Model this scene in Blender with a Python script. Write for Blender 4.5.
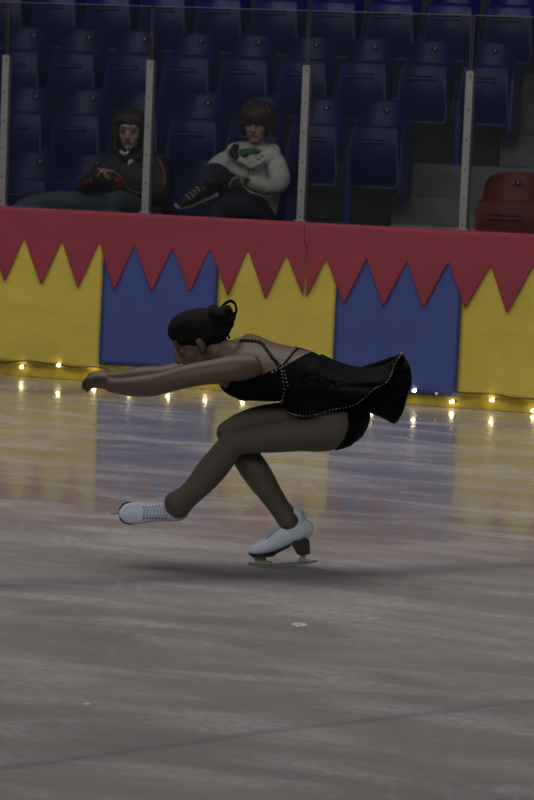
import bpy, bmesh, math, random
from mathutils import Vector, Matrix, noise
from mathutils.bvhtree import BVHTree
for o in list(bpy.data.objects): bpy.data.objects.remove(o)
SC = bpy.context.scene; COL = SC.collection
rnd = random.Random(7)

# ---------------------------------------------------------------- camera
FPX = 2545.0; YAW = math.radians(16.5); PITCH = math.atan(280/FPX); ROLL = .041; CAMH = 1.7; DIST = 15.8
FH = Vector((-math.sin(YAW), math.cos(YAW), 0)); RT = Vector((math.cos(YAW), math.sin(YAW), 0)); UP = Vector((0, 0, 1))
CAM = -DIST*FH + CAMH*UP
FW = FH*math.cos(PITCH) - UP*math.sin(PITCH); CU = UP*math.cos(PITCH) + FH*math.sin(PITCH)
R2 = RT*math.cos(ROLL) + CU*math.sin(ROLL); U2 = CU*math.cos(ROLL) - RT*math.sin(ROLL)
cd = bpy.data.cameras.new('camera'); cam = bpy.data.objects.new('camera', cd); COL.objects.link(cam)
cd.sensor_fit = 'VERTICAL'; cd.sensor_height = 24.0; cd.lens = FPX/800*24.0
cd.clip_end = 200
cam.matrix_world = Matrix(((R2.x, U2.x, -FW.x, CAM.x), (R2.y, U2.y, -FW.y, CAM.y), (R2.z, U2.z, -FW.z, CAM.z), (0, 0, 0, 1)))
cd.dof.use_dof = True; cd.dof.focus_distance = 9.8; cd.dof.aperture_fstop = 5.6
SC.camera = cam

# ---------------------------------------------------------------- world, lights, exposure
w = bpy.data.worlds.new('world'); SC.world = w; w.use_nodes = True
w.node_tree.nodes['Background'].inputs[0].default_value = (.55, .62, .8, 1)
w.node_tree.nodes['Background'].inputs[1].default_value = .03
SC.view_settings.view_transform = 'Standard'; SC.view_settings.look = 'None'
SC.view_settings.exposure = 0.0; SC.view_settings.gamma = 1.0; SC.view_settings.use_curve_mapping = False
def area(name, loc, target, sx, sy, power, color):
    l = bpy.data.lights.new(name, 'AREA'); l.shape = 'RECTANGLE'; l.size = sx; l.size_y = sy; l.energy = power; l.color = color
    o = bpy.data.objects.new(name, l); COL.objects.link(o); o.location = loc
    o.rotation_euler = (Vector(target)-Vector(loc)).to_track_quat('-Z', 'Y').to_euler(); return o
area('arena_light', (-.3, -4.6, 6.0), (-.3, 0, .2), 12, 1.6, 285, (1, .95, .88))
area('arena_light', (2.5, -18.5, 6.5), (0, -2, .5), 12, 3, 520, (1, .95, .90))     # over the ice, in front of the boards
area('arena_light', (1, -4.5, 9), (1, -4.5, 0), 14, 5, 215, (1, .95, .92))       # just inside the boards
area('stand_fill', (-1, .9, 4.8), (-1, 2.3, 1), 10, .8, 24, (.85, .92, 1))  # added fill lamp for the seats, strongest on the front row

# ---------------------------------------------------------------- helpers
def mat(name, col, rough=.6, metal=0, spec=.5, var=0, vscale=8, bump=0, bscale=40, vcol=None, emit=None, estr=0, sheen=0, vstretch=(1, 1, 1)):
    m = bpy.data.materials.new(name); m.use_nodes = True; nt = m.node_tree; b = nt.nodes['Principled BSDF']
    b.inputs['Base Color'].default_value = (*col, 1); b.inputs['Roughness'].default_value = rough
    b.inputs['Metallic'].default_value = metal; b.inputs['Specular IOR Level'].default_value = spec
    if sheen: b.inputs['Sheen Weight'].default_value = sheen
    if emit: b.inputs['Emission Color'].default_value = (*emit, 1); b.inputs['Emission Strength'].default_value = estr
    tc = nt.nodes.new('ShaderNodeTexCoord'); mp = nt.nodes.new('ShaderNodeMapping'); nt.links.new(tc.outputs['Object'], mp.inputs[0])
    mp.inputs['Scale'].default_value = vstretch
    n = nt.nodes.new('ShaderNodeTexNoise'); n.inputs['Scale'].default_value = vscale; n.inputs['Detail'].default_value = 5
    nt.links.new(mp.outputs[0], n.inputs['Vector'])
    r = nt.nodes.new('ShaderNodeValToRGB'); r.color_ramp.elements[0].position = .3; r.color_ramp.elements[1].position = .7
    c2 = vcol if vcol else tuple(c*(1-var) for c in col)
    r.color_ramp.elements[0].color = (*c2, 1); r.color_ramp.elements[1].color = (*col, 1)
    nt.links.new(n.outputs['Fac'], r.inputs[0]); nt.links.new(r.outputs[0], b.inputs['Base Color'])
    if bump:
        n2 = nt.nodes.new('ShaderNodeTexNoise'); n2.inputs['Scale'].default_value = bscale; n2.inputs['Detail'].default_value = 4
        nt.links.new(mp.outputs[0], n2.inputs['Vector'])
        bp = nt.nodes.new('ShaderNodeBump'); bp.inputs['Strength'].default_value = bump; bp.inputs['Distance'].default_value = .01
        nt.links.new(n2.outputs['Fac'], bp.inputs['Height']); nt.links.new(bp.outputs[0], b.inputs['Normal'])
    return m

def ray_dir(px, py): return FW*FPX + R2*(px-267) + U2*(400-py)
def atY(px, py, y):
    r = ray_dir(px, py); return CAM + r*((y-CAM.y)/r.y)
def proj(p):
    d = p-CAM; z = d.dot(FW); return 267+FPX*d.dot(R2)/z, 400-FPX*d.dot(U2)/z

def link(name, bm, m, parent=None, smooth=True, label=None):
    me = bpy.data.meshes.new(name); bm.to_mesh(me); bm.free()
    for mm in (m if isinstance(m, (list, tuple)) else [m]): me.materials.append(mm)
    if smooth:
        for p in me.polygons: p.use_smooth = True
    o = bpy.data.objects.new(name, me); COL.objects.link(o)
    if parent: o.parent = parent
    if label: o['label'] = label
    return o
def empty(name, loc, rz=0):
    o = bpy.data.objects.new(name, None); COL.objects.link(o); o.location = loc; o.rotation_euler = (0, 0, rz); o.empty_display_size = .1; return o
def tag(o, label=None, cat=None, group=None, kind=None):
    if label: o['label'] = label
    if cat: o['category'] = cat
    if group: o['group'] = group
    if kind: o['kind'] = kind
    return o
def copy_tree(o, parent=None):
    c = o.copy(); COL.objects.link(c)
    if parent: c.parent = parent
    for ch in list(o.children): copy_tree(ch, c)
    return c
def box(bm, c, s, rot=None, bev=0):
    r = bmesh.ops.create_cube(bm, size=1.0); vs = r['verts']
    M = Matrix.Translation(Vector(c)) @ (rot.to_4x4() if rot else Matrix.Identity(4)) @ Matrix.Diagonal((*s, 1))
    bmesh.ops.transform(bm, matrix=M, verts=vs)
    if bev:
        es = list({e for v in vs for e in v.link_edges}); bmesh.ops.bevel(bm, geom=es, offset=bev, segments=2, affect='EDGES', profile=.6)
def blob(bm, c, r, rot=None, seg=20):
    if isinstance(r, (int, float)): r = (r, r, r)
    q = bmesh.ops.create_uvsphere(bm, u_segments=seg, v_segments=max(6, seg*2//3), radius=1.0)
    M = Matrix.Translation(Vector(c)) @ (rot.to_4x4() if rot else Matrix.Identity(4)) @ Matrix.Diagonal((*r, 1))
    bmesh.ops.transform(bm, matrix=M, verts=q['verts'])
def crom(P, k):
    """Catmull-Rom through a list of tuples/vectors, k steps per span"""
    P = [tuple(p) for p in P]; n = len(P); out = []
    for i in range(n-1):
        a, b, c, d = P[max(i-1, 0)], P[i], P[i+1], P[min(i+2, n-1)]
        for j in range(k):
            t = j/k
            out.append(tuple(.5*((2*q1)+(-q0+q2)*t+(2*q0-5*q1+4*q2-q3)*t*t+(-q0+3*q1-3*q2+q3)*t**3) for q0, q1, q2, q3 in zip(a, b, c, d)))
    out.append(P[-1]); return out
def loft(bm, pts, rad, ref=None, n=16, sub=4, cap=True):
    """tube of elliptical sections; rad = (in-plane, along ref) per point; rounded closed ends"""
    ref = Vector(ref) if ref is not None else FH
    R = [(r, r) if isinstance(r, (int, float)) else r for r in rad]
    full = crom([(*p, *r) for p, r in zip(pts, R)], sub) if sub > 1 else [(*p, *r) for p, r in zip(pts, R)]
    C = [Vector(f[:3]) for f in full]; Q = [(max(f[3], 1e-4), max(f[4], 1e-4)) for f in full]
    rings = []
    def ring(c, t, a, b):
        n1 = (ref - t*ref.dot(t))
        if n1.length < 1e-4: n1 = t.orthogonal()
        n1.normalize(); n2 = t.cross(n1)
        return [bm.verts.new(c + n2*a*math.cos(2*math.pi*i/n) + n1*b*math.sin(2*math.pi*i/n)) for i in range(n)]
    T = [(C[min(i+1, len(C)-1)]-C[max(i-1, 0)]).normalized() for i in range(len(C))]
    if cap:
        for f in (.97, .8, .5):
            a, b = Q[0]; e = min(a, b)*.8; rings.append(ring(C[0]-T[0]*e*f, T[0], a*math.sqrt(1-f*f), b*math.sqrt(1-f*f)))
    for c, t, (a, b) in zip(C, T, Q): rings.append(ring(c, t, a, b))
    if cap:
        for f in (.5, .8, .97):
            a, b = Q[-1]; e = min(a, b)*.8; rings.append(ring(C[-1]+T[-1]*e*f, T[-1], a*math.sqrt(1-f*f), b*math.sqrt(1-f*f)))
    for A, B in zip(rings[:-1], rings[1:]):
        for i in range(n): bm.faces.new((A[i], A[(i+1) % n], B[(i+1) % n], B[i]))
    if cap: bm.faces.new(list(reversed(rings[0]))); bm.faces.new(rings[-1])
    return rings
def tube(bm, pts, r, n=6, sub=4): loft(bm, pts, [r]*len(pts) if isinstance(r, (int, float)) else r, n=n, sub=sub, ref=(.3, .5, .8))
def union(bm, voxel, smooth=6, fac=.5):
    """fuse overlapping closed pieces into one continuous surface"""
    bmesh.ops.recalc_face_normals(bm, faces=bm.faces)
    me = bpy.data.meshes.new('tmp'); bm.to_mesh(me); bm.free()
    o = bpy.data.objects.new('tmp', me); COL.objects.link(o)
    m = o.modifiers.new('r', 'REMESH'); m.mode = 'VOXEL'; m.voxel_size = voxel
    if smooth:
        s = o.modifiers.new('s', 'SMOOTH'); s.iterations = smooth; s.factor = fac
    dg = bpy.context.evaluated_depsgraph_get(); dg.update()
    me2 = bpy.data.meshes.new_from_object(o.evaluated_get(dg))
    bpy.data.objects.remove(o); out = bmesh.new(); out.from_mesh(me2); bpy.data.meshes.remove(me2); return out
def patch(src_bm, test, off, thick=.003):
    """cloth that follows a body: the faces passing test, pushed outwards and given thickness"""
    b = src_bm.copy(); b.normal_update()
    kill = [f for f in b.faces if not test(f.calc_center_median(), f.normal)]
    bmesh.ops.delete(b, geom=kill, context='FACES'); b.normal_update()
    for _ in range(6):                                     # smooth the cut edge
        mv = {}
        for v in b.verts:
            bv = [e.other_vert(v).co for e in v.link_edges if e.is_boundary]
            if len(bv) == 2: mv[v] = v.co*.5+(bv[0]+bv[1])*.25
        for v, c in mv.items(): v.co = c
    b.normal_update()
    for v in b.verts: v.co += v.normal*off
    bmesh.ops.solidify(b, geom=b.faces[:], thickness=thick)
    return b

# ---------------------------------------------------------------- materials
M = {}
M['boardwhite'] = mat('board_plastic', (.55, .55, .52), .45)
M['yellow'] = mat('yellow_paper', (.78, .66, .12), .75, var=.12, vscale=1.5, bump=.55, bscale=7, vstretch=(.7, 1, 1.6))
M['blue'] = mat('blue_paper', (.088, .130, .42), .75, var=.10, vscale=1.5, bump=.5, bscale=6)
M['red'] = mat('red_paper', (.40, .062, .095), .75, var=.12, vscale=2, bump=.45, bscale=6, vstretch=(.6, 1, 1.2))
M['kick'] = mat('yellow_kick_plastic', (.48, .36, .02), .5, var=.45, vscale=9, bump=.3, bscale=18)
M['alu'] = mat('aluminium', (.15, .15, .155), .6, metal=.1, var=.12, vscale=14)
M['edge'] = mat('glass_edge', (.06, .08, .07), .4)
M['dark'] = mat('dark_rubber', (.012, .012, .014), .7)
M['concrete'] = mat('concrete', (.17, .18, .165), .9, var=.4, vscale=5, bump=.3, bscale=30)
M['seatblue'] = mat('blue_seat_plastic', (.011, .018, .17), .40, var=.2, vscale=3)
M['seatred'] = mat('red_seat_plastic', (.26, .04, .014), .45, var=.2, vscale=3)
M['black'] = mat('black_plastic', (.01, .01, .01), .5)
M['plate'] = mat('pale_numeral', (.5, .45, .3), .6)
M['skin'] = mat('skin', (.098, .066, .045), .5, var=.08, vscale=10, bump=.05, bscale=200)
M['pale'] = mat('pale_skin', (.36, .24, .18), .55, var=.08, vscale=20)
M['tights'] = mat('tan_tights', (.068, .056, .043), .7, var=.08, vscale=20, sheen=.1)
M['hair'] = mat('dark_brown_hair', (.004, .003, .003), .8, spec=.2, var=.5, vscale=30, bump=.6, bscale=120, vstretch=(1, 1, .3))
M['hair2'] = mat('brown_hair', (.03, .016, .011), .6, var=.5, vscale=40, bump=.5, bscale=120)
M['hair3'] = mat('auburn_hair', (.038, .017, .012), .6, var=.5, vscale=40, bump=.5, bscale=120)
M['boot'] = mat('white_boot_leather', (.60, .66, .80), .5, var=.14, vscale=22, bump=.1, bscale=60)
M['lace'] = mat('white_lace', (.5, .54, .62), .7)
M['eyelet'] = mat('boot_eyelet', (.10, .12, .16), .4)
M['sole'] = mat('black_sole', (.012, .012, .012), .4)
M['heel'] = mat('dark_heel', (.03, .028, .024), .4)
M['steel'] = mat('steel_blade', (.20, .21, .22), .4, metal=.2)
M['brass'] = mat('nickel_stanchion', (.30, .32, .25), .4, metal=.2)
M['eye'] = mat('eye_white', (.14, .13, .12), .6, spec=.2)
M['iris'] = mat('iris', (.02, .015, .012), .2)
M['lip'] = mat('lip', (.22, .07, .06), .5)
M['hood'] = mat('grey_hoodie', (.50, .50, .43), .85, var=.35, vscale=14, bump=1.0, bscale=13)
M['green'] = mat('green_shirt', (.03, .12, .042), .8, var=.2, vscale=15)
M['navy'] = mat('dark_blue_jeans', (.014, .02, .05), .8, var=.4, vscale=14, bump=.3, bscale=20)
M['jean'] = mat('faded_blue_jeans', (.06, .085, .115), .8, var=.45, vscale=8, bump=.4, bscale=14)
M['jacket'] = mat('black_jacket', (.008, .008, .009), .7, var=.3, vscale=12, bump=.5, bscale=18)
M['redtrim'] = mat('red_piping', (.17, .016, .013), .6)
M['white'] = mat('white_cloth', (.5, .5, .5), .7)
M['cord'] = mat('dark_cord', (.015, .02, .012), .6)
M['bulb'] = mat('lit_bulb', (1, .95, .8), .3, emit=(1, .83, .52), estr=17)
M['offbulb'] = mat('dim_bulb', (.6, .6, .6), .2, emit=(1, .8, .5), estr=.35)

def velvet():
    m = bpy.data.materials.new('black_sequin_velvet'); m.use_nodes = True; nt = m.node_tree; b = nt.nodes['Principled BSDF']
    tc = nt.nodes.new('ShaderNodeTexCoord'); v = nt.nodes.new('ShaderNodeTexVoronoi'); v.inputs['Scale'].default_value = 130
    nt.links.new(tc.outputs['Object'], v.inputs['Vector'])
    n = nt.nodes.new('ShaderNodeTexNoise'); n.inputs['Scale'].default_value = 11; nt.links.new(tc.outputs['Object'], n.inputs['Vector'])
    lt = nt.nodes.new('ShaderNodeMath'); lt.operation = 'LESS_THAN'; lt.inputs[1].default_value = .22; nt.links.new(v.outputs['Distance'], lt.inputs[0])
    g = nt.nodes.new('ShaderNodeMath'); g.operation = 'GREATER_THAN'; g.inputs[1].default_value = .52; nt.links.new(n.outputs['Fac'], g.inputs[0])
    mu = nt.nodes.new('ShaderNodeMath'); mu.operation = 'MULTIPLY'; nt.links.new(lt.outputs[0], mu.inputs[0]); nt.links.new(g.outputs[0], mu.inputs[1])
    mx = nt.nodes.new('ShaderNodeMix'); mx.data_type = 'RGBA'; mx.inputs['A'].default_value = (.002, .002, .0022, 1); mx.inputs['B'].default_value = (.06, .06, .07, 1)
    nt.links.new(mu.outputs[0], mx.inputs['Factor']); nt.links.new(mx.outputs['Result'], b.inputs['Base Color'])
    nt.links.new(mu.outputs[0], b.inputs['Metallic']); b.inputs['Roughness'].default_value = .65; b.inputs['Specular IOR Level'].default_value = .06
    return m
M['velvet'] = velvet()
M['bead'] = mat('silver_bead', (.20, .21, .25), .25, metal=.3, spec=.8)

def ice():
    m = bpy.data.materials.new('skated_ice'); m.use_nodes = True; nt = m.node_tree; b = nt.nodes['Principled BSDF']; L = nt.links.new
    def N(t, **k):
        x = nt.nodes.new(t)
        for a, v in k.items(): x.inputs[a].default_value = v
        return x
    def mth(op, a, bb=None, clamp=False):
        x = nt.nodes.new('ShaderNodeMath'); x.operation = op; x.use_clamp = clamp
        for i, q in enumerate((a, bb)):
            if q is None: continue
            if isinstance(q, (int, float)): x.inputs[i].default_value = q
            else: L(q, x.inputs[i])
        return x.outputs[0]
    tc = N('ShaderNodeTexCoord'); sep = N('ShaderNodeSeparateXYZ'); L(tc.outputs['Object'], sep.inputs[0]); X, Y = sep.outputs[0], sep.outputs[1]
    def streak(scale, sx, sy, rot, det=6, dist=0):
        mp = N('ShaderNodeMapping'); mp.inputs['Scale'].default_value = (sx, sy, 1); mp.inputs['Rotation'].default_value = (0, 0, rot)
        L(tc.outputs['Object'], mp.inputs[0]); n = N('ShaderNodeTexNoise', Scale=scale, Detail=det, Distortion=dist); n.inputs['Roughness'].default_value = .62
        L(mp.outputs[0], n.inputs['Vector']); return n.outputs['Fac']
    def ramp(f, lo, hi, inv=False):
        x = N('ShaderNodeMapRange'); x.inputs['From Min'].default_value = lo; x.inputs['From Max'].default_value = hi
        if inv: x.inputs['To Min'].default_value = 1; x.inputs['To Max'].default_value = 0
        L(f, x.inputs['Value']); return x.outputs['Result']
    s1 = streak(1.6, .55, 1.5, .30, 7, .6)      # broad worn patches
    s2 = streak(2.0, .62, 1.7, .27, 9, .5)        # smeared snow
    s3 = streak(34, .8, 1.3, .1, 4)             # fine snow grain
    # skate scratches: thin edges of stretched cells
    def scr(scale, sx, sy, rot, w):
        mp = N('ShaderNodeMapping'); mp.inputs['Scale'].default_value = (sx, sy, 1); mp.inputs['Rotation'].default_value = (0, 0, rot)
        L(tc.outputs['Object'], mp.inputs[0])
        nz = N('ShaderNodeTexNoise', Scale=.8, Detail=2); L(tc.outputs['Object'], nz.inputs['Vector'])
        mx = nt.nodes.new('ShaderNodeMix'); mx.data_type = 'RGBA'; mx.inputs['Factor'].default_value = .35; L(mp.outputs[0], mx.inputs['A']); L(nz.outputs['Color'], mx.inputs['B'])
        v = N('ShaderNodeTexVoronoi', Scale=scale); v.feature = 'DISTANCE_TO_EDGE'; L(mx.outputs['Result'], v.inputs['Vector'])
        return ramp(v.outputs['Distance'], 0, w, True)
    c1 = scr(1.1, .8, 2.2, .5, .010); c2 = scr(1.5, 1.6, .7, -.4, .010); c3 = scr(2.6, .5, 1.4, .15, .012)
    scratch = mth('MULTIPLY', mth('ADD', mth('ADD', c1, c2), c3, True), ramp(streak(1.3, 1, 1, 0, 3), .42, .62))
    # two soft grey-blue lines mixed into the ice colour
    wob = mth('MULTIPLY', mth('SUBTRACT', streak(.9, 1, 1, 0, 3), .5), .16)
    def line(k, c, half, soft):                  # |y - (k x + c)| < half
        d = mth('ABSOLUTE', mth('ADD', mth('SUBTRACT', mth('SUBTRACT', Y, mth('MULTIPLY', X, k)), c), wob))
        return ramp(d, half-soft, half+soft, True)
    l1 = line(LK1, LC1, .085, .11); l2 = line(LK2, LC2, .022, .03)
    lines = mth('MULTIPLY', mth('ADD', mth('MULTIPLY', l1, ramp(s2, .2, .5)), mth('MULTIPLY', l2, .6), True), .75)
    snow = mth('ADD', mth('MULTIPLY', ramp(s2, .46, .66), ramp(s3, .30, .60)), mth('MULTIPLY', ramp(s3, .62, .72), .35), True)
    col1 = nt.nodes.new('ShaderNodeMix'); col1.data_type = 'RGBA'; col1.inputs['A'].default_value = (.235, .222, .222, 1); col1.inputs['B'].default_value = (.305, .29, .287, 1); L(ramp(s1, .36, .66), col1.inputs['Factor'])
    col2 = nt.nodes.new('ShaderNodeMix'); col2.data_type = 'RGBA'; L(col1.outputs['Result'], col2.inputs['A']); col2.inputs['B'].default_value = (.62, .60, .62, 1); L(mth('MULTIPLY', snow, .5), col2.inputs['Factor'])
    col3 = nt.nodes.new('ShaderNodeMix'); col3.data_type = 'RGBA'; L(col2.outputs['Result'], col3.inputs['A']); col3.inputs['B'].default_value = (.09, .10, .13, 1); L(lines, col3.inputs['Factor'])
    col4 = nt.nodes.new('ShaderNodeMix'); col4.data_type = 'RGBA'; L(col3.outputs['Result'], col4.inputs['A']); col4.inputs['B'].default_value = (.5, .5, .53, 1); L(mth('MULTIPLY', scratch, .22), col4.inputs['Factor'])
    L(col4.outputs['Result'], b.inputs['Base Color'])
    b.inputs['Roughness'].default_value = .24; b.inputs['IOR'].default_value = 1.31; b.inputs['Specular IOR Level'].default_value = .5
    # glossy wet film, broken where the ice is scraped or snowy
    b.inputs['Coat IOR'].default_value = 1.45
    # the ice inside the skating lane is scraped and powdery, the strip along the boards still polished
    polish = mth('ADD', .14, mth('MULTIPLY', ramp(mth('ADD', Y, mth('MULTIPLY', mth('SUBTRACT', s1, .5), 2.2)), -6.0, -4.4), .80))
    L(mth('MULTIPLY', polish, mth('SUBTRACT', 1.0, mth('MULTIPLY', ramp(s2, .40, .62), .72), True)), b.inputs['Coat Weight'])
    L(mth('ADD', .24, mth('MULTIPLY', mth('SUBTRACT', 1, polish), .4)), b.inputs['Roughness'])
    L(mth('ADD', .06, mth('MULTIPLY', ramp(s1, .3, .7), .04)), b.inputs['Coat Roughness'])
    bp = N('ShaderNodeBump', Strength=.06, Distance=.004); L(mth('ADD', mth('MULTIPLY', s3, .15), mth('ADD', mth('MULTIPLY', scratch, -.6), mth('MULTIPLY', s2, .3))), bp.inputs['Height'])
    L(bp.outputs[0], b.inputs['Coat Normal']); L(bp.outputs[0], b.inputs['Normal'])
    return m
def atZ(px, py, z=0):
    r = ray_dir(px, py); return CAM + r*((z-CAM.z)/r.z)
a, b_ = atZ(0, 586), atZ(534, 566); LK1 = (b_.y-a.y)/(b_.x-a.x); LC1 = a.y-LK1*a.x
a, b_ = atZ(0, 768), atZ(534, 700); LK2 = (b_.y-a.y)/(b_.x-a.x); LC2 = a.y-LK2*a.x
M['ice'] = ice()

def glassmat():
    m = bpy.data.materials.new('rink_glass'); m.use_nodes = True; nt = m.node_tree; nt.nodes.remove(nt.nodes['Principled BSDF'])
    out = nt.nodes['Material Output']; t = nt.nodes.new('ShaderNodeBsdfTransparent'); t.inputs[0].default_value = (.66, .67, .70, 1)
    g = nt.nodes.new('ShaderNodeBsdfGlossy'); g.inputs['Roughness'].default_value = .02
    df = nt.nodes.new('ShaderNodeBsdfDiffuse'); df.inputs[0].default_value = (.4, .45, .4, 1)
    fr = nt.nodes.new('ShaderNodeFresnel'); fr.inputs[0].default_value = 1.45
    a = nt.nodes.new('ShaderNodeMixShader'); nt.links.new(fr.outputs[0], a.inputs[0]); nt.links.new(t.outputs[0], a.inputs[1]); nt.links.new(g.outputs[0], a.inputs[2])
    c = nt.nodes.new('ShaderNodeMixShader'); c.inputs[0].default_value = .012; nt.links.new(a.outputs[0], c.inputs[1]); nt.links.new(df.outputs[0], c.inputs[2])
    nt.links.new(c.outputs[0], out.inputs[0]); return m
M['glass'] = glassmat()

# ---------------------------------------------------------------- setting: ice, terraces, back wall
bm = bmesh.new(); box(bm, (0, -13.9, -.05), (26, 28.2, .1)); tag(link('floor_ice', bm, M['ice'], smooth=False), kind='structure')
ROW_Y = [2.27, 3.0, 3.75, 4.5]; ROW_F = [.46, .94, 1.42, 1.90]; RISE_Y = [.35, 2.64, 3.38, 4.12, 4.86]; LV = [.46, .94, 1.42, 1.90, 2.38]
for k in range(5):
    bm = bmesh.new(); y0 = RISE_Y[k]; y1 = RISE_Y[k+1] if k < 4 else 7.0
    box(bm, (-.5, (y0+y1)/2, LV[k]/2), (13, y1-y0, LV[k]), bev=.012)
    tag(link('floor_terrace', bm, M['concrete'], smooth=False), kind='structure')
def step(x0, k):          # half-height step block on terrace k against riser k+1
    bm = bmesh.new(); y1 = RISE_Y[k+1]; box(bm, ((x0+x0+1.25)/2, y1-.16, LV[k]+.12), (1.25, .32, .24), bev=.01)
    tag(link('floor_step', bm, M['concrete'], smooth=False), kind='structure')
step(atY(392, 200, 3.08).x, 1); step(atY(500, 145, 3.8).x, 2); step(atY(518, 90, 4.6).x, 3)
bm = bmesh.new(); x0 = atY(519, 115, 4.0).x; box(bm, (x0+.6, 4.05, 1.66+.12), (1.2, .14, .24), bev=.01); tag(link('floor_step', bm, M['concrete'], smooth=False), kind='structure')
step(atY(392, 200, 3.08).x-.3, 0)
bm = bmesh.new(); box(bm, (-.5, 7.1, 3), (13, .2, 6)); tag(link('wall_back', bm, mat('wall_paint', (.02, .022, .03), .9), smooth=False), kind='structure')

for px, py, r, lb in ((299, 625.5, .016, 'larger white flake of shaved ice lying on the ice below the skater'), (87, 704, .007, 'tiny bright crumb of ice at the lower left')):
    bm = bmesh.new(); c = atZ(px, py)
    for i in range(7):
        a = i*2.4; blob(bm, (math.cos(a)*r*1.1, math.sin(a)*r*1.3, r*.12), (r*(1-.08*i), r*.7, r*.22), Matrix.Rotation(a, 3, 'Z'), 8)
    o = link('ice_flake', bm, mat('shaved_ice', (.55, .57, .6), .7)); o.location = c; tag(o, lb, 'ice flake')

# ---------------------------------------------------------------- rink board with paper cover
brd = tag(empty('rink_board', (0, .06, 0)), 'long rink barrier at the ice edge behind the paper decorations', 'barrier')
XL, XR = -6.5, 6.5
def bx(name, c, s, m, parent, bev=0, off=(0, 0, 0)):
    bm = bmesh.new(); box(bm, Vector(c)-Vector(off), s, bev=bev); return link(name, bm, m, parent, smooth=False)
bx('board_panel', (0, .06, .535), (XR-XL, .11, 1.05), M['boardwhite'], brd, .005, (0, .06, 0))
bx('kick_plate', (0, -.003, .075), (XR-XL, .018, .15), M['kick'], brd, .006, (0, .06, 0))
bx('top_rail', (0, .055, 1.066), (XR-XL, .13, .018), M['boardwhite'], brd, .006, (0, .06, 0))
def sheet(name, x0, x1, z0, z1, y, m, label, cat, group, lean=0, ph=0, edge=None):
    """thin paper hanging on the board, gently buckled"""
    bm = bmesh.new(); nx = max(2, int((x1-x0)/.03)); nz = 26; g = []
    for i in range(nx+1):
        c = []
        for j in range(nz+1):
            u = i/nx; v = j/nz; x = x0+(x1-x0)*u+lean*(1-v)
            zb = z0 + (edge(u) if edge else 0)
            z = zb+(z1-zb)*v
            q = noise.noise(Vector((x*2.3+ph, z*3, ph)))*.006+noise.noise(Vector((x*7+ph, z*5, 3+ph)))*.0025
            c.append(bm.verts.new((x, y-.004-abs(q)-.006*(1-v)**2, z)))
        g.append(c)
    for i in range(nx):
        for j in range(nz): bm.faces.new((g[i][j], g[i+1][j], g[i+1][j+1], g[i][j+1]))
    bmesh.ops.solidify(bm, geom=bm.faces[:], thickness=-.0012)
    o = link(name, bm, m); return tag(o, label, cat, group)
sheet('coloured_paper', -2.75, -1.10, .085, 1.05, -.016, M['yellow'], 'yellow paper panel on the barrier at the left, left of the first blue panel', 'paper', 'coloured paper panels on the barrier', -.01, 1, lambda u: .012*math.sin(u*5))
sheet('coloured_paper', -1.105, -.34, .115, 1.05, -.022, M['blue'], 'blue paper panel behind the skater’s head and arms', 'paper', 'coloured paper panels on the barrier', -.008, 2)
sheet('coloured_paper', -.345, .43, .085, 1.05, -.016, M['yellow'], 'yellow paper panel between the two blue panels, behind the skater’s back', 'paper', 'coloured paper panels on the barrier', .0, 3)
sheet('coloured_paper', .425, 1.215, .068, 1.05, -.022, M['blue'], 'blue paper panel above the skater’s flying skirt', 'paper', 'coloured paper panels on the barrier', -.004, 4)
sheet('coloured_paper', 1.21, 2.75, .078, 1.05, -.016, M['yellow'], 'yellow paper panel on the barrier at the right, beyond the second blue panel', 'paper', 'coloured paper panels on the barrier', .0, 5)
# banners with zigzag lower edge: list of (x, z) down the teeth
def banner(name, prof, label, y=-.03, ph=0):
    bm = bmesh.new(); x0, x1 = prof[0][0], prof[-1][0]; nx = int((x1-x0)/.008); nz = 22; g = []
    def low(x):
        for (a, za), (b, zb) in zip(prof[:-1], prof[1:]):
            if a <= x <= b: return za+(zb-za)*(x-a)/max(b-a, 1e-6)
        return prof[-1][1]
    for i in range(nx+1):
        x = x0+(x1-x0)*i/nx; zl = low(x); c = []
        for j in range(nz+1):
            v = j/nz; z = zl+(1.072-zl)*v
            hang = max(0, .9-z)
            lift = hang*(.035+.05*noise.noise(Vector((x*4+ph, 0, ph))))          # teeth stand a little off the board
            q = noise.noise(Vector((x*2+ph, z*4, ph)))*.005
            c.append(bm.verts.new((x, y-.002-abs(q)-max(0, lift), z)))
        # fold over the top rail
        c.append(bm.verts.new((x, y+.01, 1.079))); c.append(bm.verts.new((x, .11, 1.0795)))
        g.append(c)
    for i in range(nx):
        for j in range(nz+2): bm.faces.new((g[i][j], g[i+1][j], g[i+1][j+1], g[i][j+1]))
    bmesh.ops.solidify(bm, geom=bm.faces[:], thickness=-.0012)
    o = link(name, bm, M['red']); return tag(o, label, 'paper banner', 'red zigzag banners along the barrier top')
J = lambda a: a+rnd.uniform(-.008, .008)
p1 = [(-2.78, .595), (-2.65, .888), (-2.52, .598), (-2.4, .888), (-2.27, .6), (-2.15, .885), (-2.02, .596), (-1.90, .887),
      (-1.769, .600), (-1.647, .888), (-1.518, .595), (-1.39, .886), (-1.269, .587), (-1.137, .889), (-1.025, .585), (-.899, .886), (-.773, .594), (-.647, .881),
      (-.522, .602), (-.403, .887), (-.269, .598), (-.153, .895), (-.025, .59), (.095, .88), (.226, .611), (.228, .95)]
p2 = [(.205, .955), (.234, .945), (.2345, .611), (.354, .869), (.481, .589), (.611, .883), (.728, .589), (.866, .881), (.979, .594), (1.122, .889), (1.242, .61), (1.385, .885), (1.5, .594), (1.645, .894), (1.76, .6), (1.88, .888), (2.01, .596), (2.14, .886), (2.26, .6), (2.39, .886), (2.52, .6), (2.64, .886), (2.75, .6)]
banner('paper_banner', p1, 'long red zigzag paper banner along the left and middle of the barrier top')
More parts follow.
